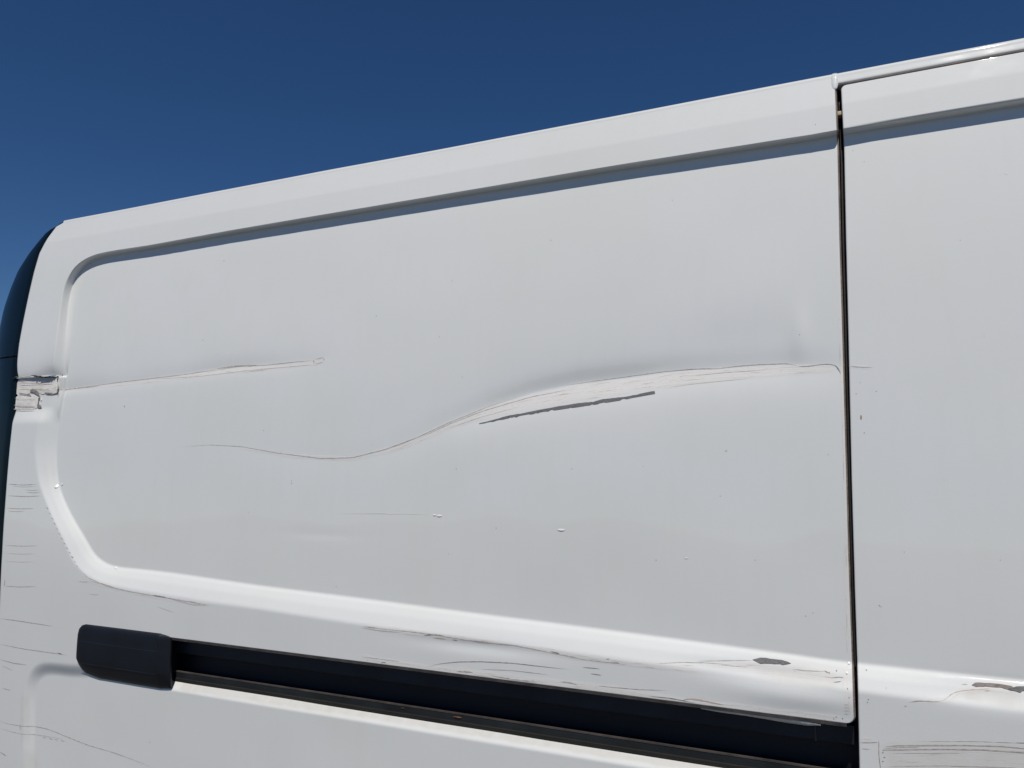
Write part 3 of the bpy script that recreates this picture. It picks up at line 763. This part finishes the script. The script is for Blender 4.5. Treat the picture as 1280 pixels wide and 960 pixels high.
# gouges with painted glints: glossy ridges whitened to imitate sun sparkle
def ridge(px, py, w, h, hgt, off=RD, fn=skin_quarter, parent=None, ang=0.0):
    x0, z0 = bp(px, py, off); s = (1.0+0.55*max(0, -x0)/1.8)/800.0; P = []
    for i in range(9):
        u = -1+2*i/8; row = []
        for j in range(-1, 7):
            v = -1+2*max(j, 0)/6; k = math.sqrt(max(0, 1-u*u)); dx, dz = u*w*s/2, v*k*h*s/2
            x, z = x0+dx*math.cos(ang)-dz*math.sin(ang), z0+dx*math.sin(ang)+dz*math.cos(ang)
            y = float(surf(fn, x, z)[0])+(.0006 if j < 0 else -.0002-hgt*k*(1-v)/2); row.append((x, y, z))
        P.append(row)
    grid_mesh('glint_gouge', P, M_GOUGE_GLINT, parent or quarter)
ridge(702, 662, 10, 2.4, .0008); ridge(549, 644.5, 8, 2.4, .0008); ridge(543, 643.5, 4, 2, .0008); ridge(858, 697.5, 5, 1.2, .0004)
ridge(63.5, 608, 4, 4, .0016, .004); ridge(71.5, 605, 3, 3, .0012, .010); ridge(1058.5, 842, 2.5, 2.5, .0012, .005); ridge(1061, 831, 2.5, 2.5, .0012, .008)
ridge(141, 710, 6, 2, .0012, .011, ang=-.25)
for a, b, w in ((420, 541, 1.6), (452, 500, .9)):
    mark([(a, 642), ((a+b)/2, 641.8), (b, 643)], w, M_GOUGE_GLINT, jag=.5, taper=.6)

# torn corner at the rear edge
def plate(name, outer, off, thick, mat, parent, label=None, bend=0.0):
    P = path(outer, off); n = len(P); c = P.mean(0)
    def plane(x, z):
        xa, xb = bp(20, 480)[0], bp(74, 480)[0]; u = np.clip((x-xa)/(xb-xa), 0, 1); return base(z)+.006+.007*sm(u)-.0016
    ys = plane(P[:, 0], P[:, 1]); yc = float(plane(c[0], c[1]))-.0004-bend
    V = [(c[0], yc, c[1])]+[(p[0], y, p[1]) for p, y in zip(P, ys)]+[(p[0], y+thick, p[1]) for p, y in zip(P, ys)]
    F = [(0, 1+(k+1) % n, 1+k) for k in range(n)]+[(1+k, 1+(k+1) % n, 1+n+(k+1) % n, 1+n+k) for k in range(n)]
    return mesh(name, V, F, mat, parent, smooth=False, label=label)
plate('torn_flap', [(27, 472.5), (45, 472), (60, 473), (71, 472.5), (71.5, 480), (71, 486), (70, 491), (64, 493), (58, 491.5), (53, 493), (48, 490), (43, 487.5), (39, 492), (32, 494), (26, 495), (23, 492), (23, 484), (25, 477)],
      .010, .004, M_TORN, quarter, 'cracked flap with scraped tan paint at the rear edge', .0004)
plate('torn_flap', [(21, 496), (28, 494.5), (36, 494), (44, 495), (48, 497), (48.5, 503), (48, 509), (40, 512), (30, 512.5), (19.5, 512), (19, 504)],
      .007, .004, M_TORN, quarter, 'lower cracked flap of white paint at the rear edge', .0006)
flat0 = lambda X, Z: np.full(np.shape(X), .0006)
def crack(pts, w, mat, jag=.4, taper=.1): mark(pts, w, mat, off=.010, lift=.0030, jag=jag, taper=taper, step=.002)
crack([(23, 471.5), (33, 472), (43, 471)], 1.6, Dk); crack([(42, 470), (48, 470.5), (56, 471.5), (64, 471), (71, 471)], 3.2, M_CRACK, .6)
crack([(72.3, 467), (71.3, 475), (71, 485), (71, 495)], 1.6, M_CRACK, .5); crack([(21, 473), (24, 474), (26, 472)], 3, M_CRACK)
crack([(27, 480), (45, 480), (70, 480)], 1.0, K); crack([(28, 476), (50, 478), (70, 477)], .8, K); crack([(27, 485), (48, 486), (68, 488)], .8, Pl)
crack([(27, 491.5), (36, 493), (42, 494.5)], 2.0, Dk); crack([(40, 489), (44, 488), (48, 491), (51, 494)], 4.0, M_RUST, .5, .2); crack([(57, 491), (64, 492), (71, 489.5)], 2.6, M_RUST, .6)
crack([(51, 494), (50, 499), (49, 505), (48.5, 509)], 2.6, M_RUST, .5); crack([(48, 508), (53, 508.5)], 3.6, M_RUST, .4, .3)
crack([(20, 506.5), (32, 508), (46, 508)], 1.2, K); crack([(19.5, 511.5), (32, 512.5), (45, 512)], 1.2, K); crack([(22, 498), (34, 499), (46, 499)], .7, Pl)
ridge(53, 499, 3, 5, .0012, .012)

# door marks
dm = dict(fn=skin_door, parent=door)
mark([(1061, 457.5), (1075, 458.5), (1091, 459)], 1.1, Pl, **dm)
mark([(1130, 882.5), (1134, 882.5)], 1.6, K, off=0, **dm)
mark([(1136, 878), (1145, 876), (1160, 876), (1165, 877.5), (1176, 877)], 1.6, K, off=0, jag=.5, **dm)
mark([(1176, 877), (1184, 874), (1190, 868), (1200, 866), (1215, 865), (1240, 864)], 1.3, Pl, off=0, jag=.5, **dm)
mark([(1232, 866.5), (1240, 866.5)], 1.2, K, off=0, **dm)
mark([(1203, 857.5), (1207, 858.5), (1211, 857.8)], 1.8, K, off=.004, **dm)
mark([(1216, 858.5), (1228, 858.7), (1240, 859.5), (1252, 861), (1262, 862.3), (1272, 864)], 5.0, M_RUST, off=.004, name='paint_chip', step=.0015, jag=.8, taper=.10, lift=.0008,
     label='brown bare strip on the door ledge, the one nearer the gap', **dm)
mark([(1262, 863), (1270, 864), (1280, 863.5), (1300, 866), (1320, 869)], 6.0, M_GREY, off=.004, name='paint_chip', step=.0015, jag=.8, taper=.2, lift=.0012, label='grey bare patch at the forward end of the door ledge mark', **dm)
mark([(1247, 857.5), (1257, 858.5)], 1.0, K, off=.004, **dm)
mark([(1075, 928.5), (1098, 928)], 1.2, K, off=0, **dm); mark([(1098.5, 925), (1098.5, 945), (1101, 962)], 1.4, K, off=0, taper=.05, **dm); mark([(1076, 936), (1088, 936.5)], .8, K, off=0, **dm)
mark([(1106, 933.5), (1120, 932), (1200, 931.5), (1250, 932.5), (1300, 937)], 1.6, K, off=0, taper=.06, jag=.4, **dm)
mark([(1104, 937.5), (1135, 937), (1180, 936.3), (1230, 937.2), (1300, 942)], 1.7, K, off=0, taper=.06, jag=.4, **dm)
mark([(1104, 936), (1120, 934), (1150, 934)], .9, Pl, off=0, **dm); mark([(1110, 942), (1180, 941), (1210, 941)], .8, Pl, off=0, jag=.7, **dm)
for x, y in ((1102, 941), (1104, 947), (1102, 952), (1103, 938)): mark([(x, y), (x+3, y-.5)], 1.4, K, off=0, step=.001, **dm)
mark([(1150, 926.5), (1220, 926.5), (1290, 929)], .7, Pl, off=0, jag=.8, **dm); mark([(1270, 928), (1290, 929)], 1.1, K, off=0, **dm)
mark([(1102, 958), (1180, 957), (1290, 960)], 1.0, Pl, off=0, jag=.8, **dm)
for x, y, w in ((1083, 836.5, 2.2), (1082, 836, 1.4), (1085, 869, 2.6), (1084, 872.5, 2.2), (1099, 757, 2.6), (1101, 758.5, 1.4), (1095, 489, 1.6), (1080, 541, 2.0), (1066, 188, 1.2), (1080, 202, 1.2), (1075, 478, 1.2),
                (1070, 492, 1.4), (1200, 300, 1.3), (1230, 420, 1.2), (1180, 600, 1.3), (1250, 700, 1.3), (1130, 690, 1.2), (1107, 856, 1.2)):
    mark([(x, y-.7), (x+.4, y+.8)], w, rnd.choice([K, Dk]), step=.0009, name='stone_chip', **dm)
mark([(1255, 217), (1260, 218)], 1.0, M_GOUGE_GLINT, **dm)
mark([(1076, 518.5), (1076.4, 521), (1076.6, 524)], 3.0, M_DROP, step=.001, name='dried_drop', lift=.0007, **dm)

# ---------------------------------------------------------------- ground
def ground():
    m, nt, b = new_mat('asphalt'); N, L = nt.nodes.new, nt.links.new
    tc = N('ShaderNodeTexCoord'); n1 = N('ShaderNodeTexNoise'); n1.inputs['Scale'].default_value = 160; n1.inputs['Detail'].default_value = 8
    n2 = N('ShaderNodeTexNoise'); n2.inputs['Scale'].default_value = .5; n2.inputs['Detail'].default_value = 6
    L(tc.outputs['Object'], n1.inputs['Vector']); L(tc.outputs['Object'], n2.inputs['Vector'])
    r = N('ShaderNodeValToRGB'); r.color_ramp.elements[0].position = .35; r.color_ramp.elements[1].position = .7
    r.color_ramp.elements[0].color = (.050, .050, .048, 1); r.color_ramp.elements[1].color = (.105, .104, .098, 1)
    mx = N('ShaderNodeMath'); mx.operation = 'ADD'; ml = N('ShaderNodeMath'); ml.operation = 'MULTIPLY'; ml.inputs[1].default_value = .5
    L(n1.outputs[0], mx.inputs[0]); L(n2.outputs[0], mx.inputs[1]); L(mx.outputs[0], ml.inputs[0]); L(ml.outputs[0], r.inputs[0]); L(r.outputs[0], b.inputs['Base Color'])
    bu = N('ShaderNodeBump'); bu.inputs['Strength'].default_value = .6; bu.inputs['Distance'].default_value = .006; L(n1.outputs[0], bu.inputs['Height']); L(bu.outputs[0], b.inputs['Normal'])
    b.inputs['Roughness'].default_value = .9
    xs = [-1200, -60, -8, 8, 60, 1200]
    o = mesh('ground', [(x, y, 0) for x in xs for y in xs], [(i*6+j, (i+1)*6+j, (i+1)*6+j+1, i*6+j+1) for i in range(5) for j in range(5)], m, smooth=False)
    o['kind'] = 'structure'
ground()
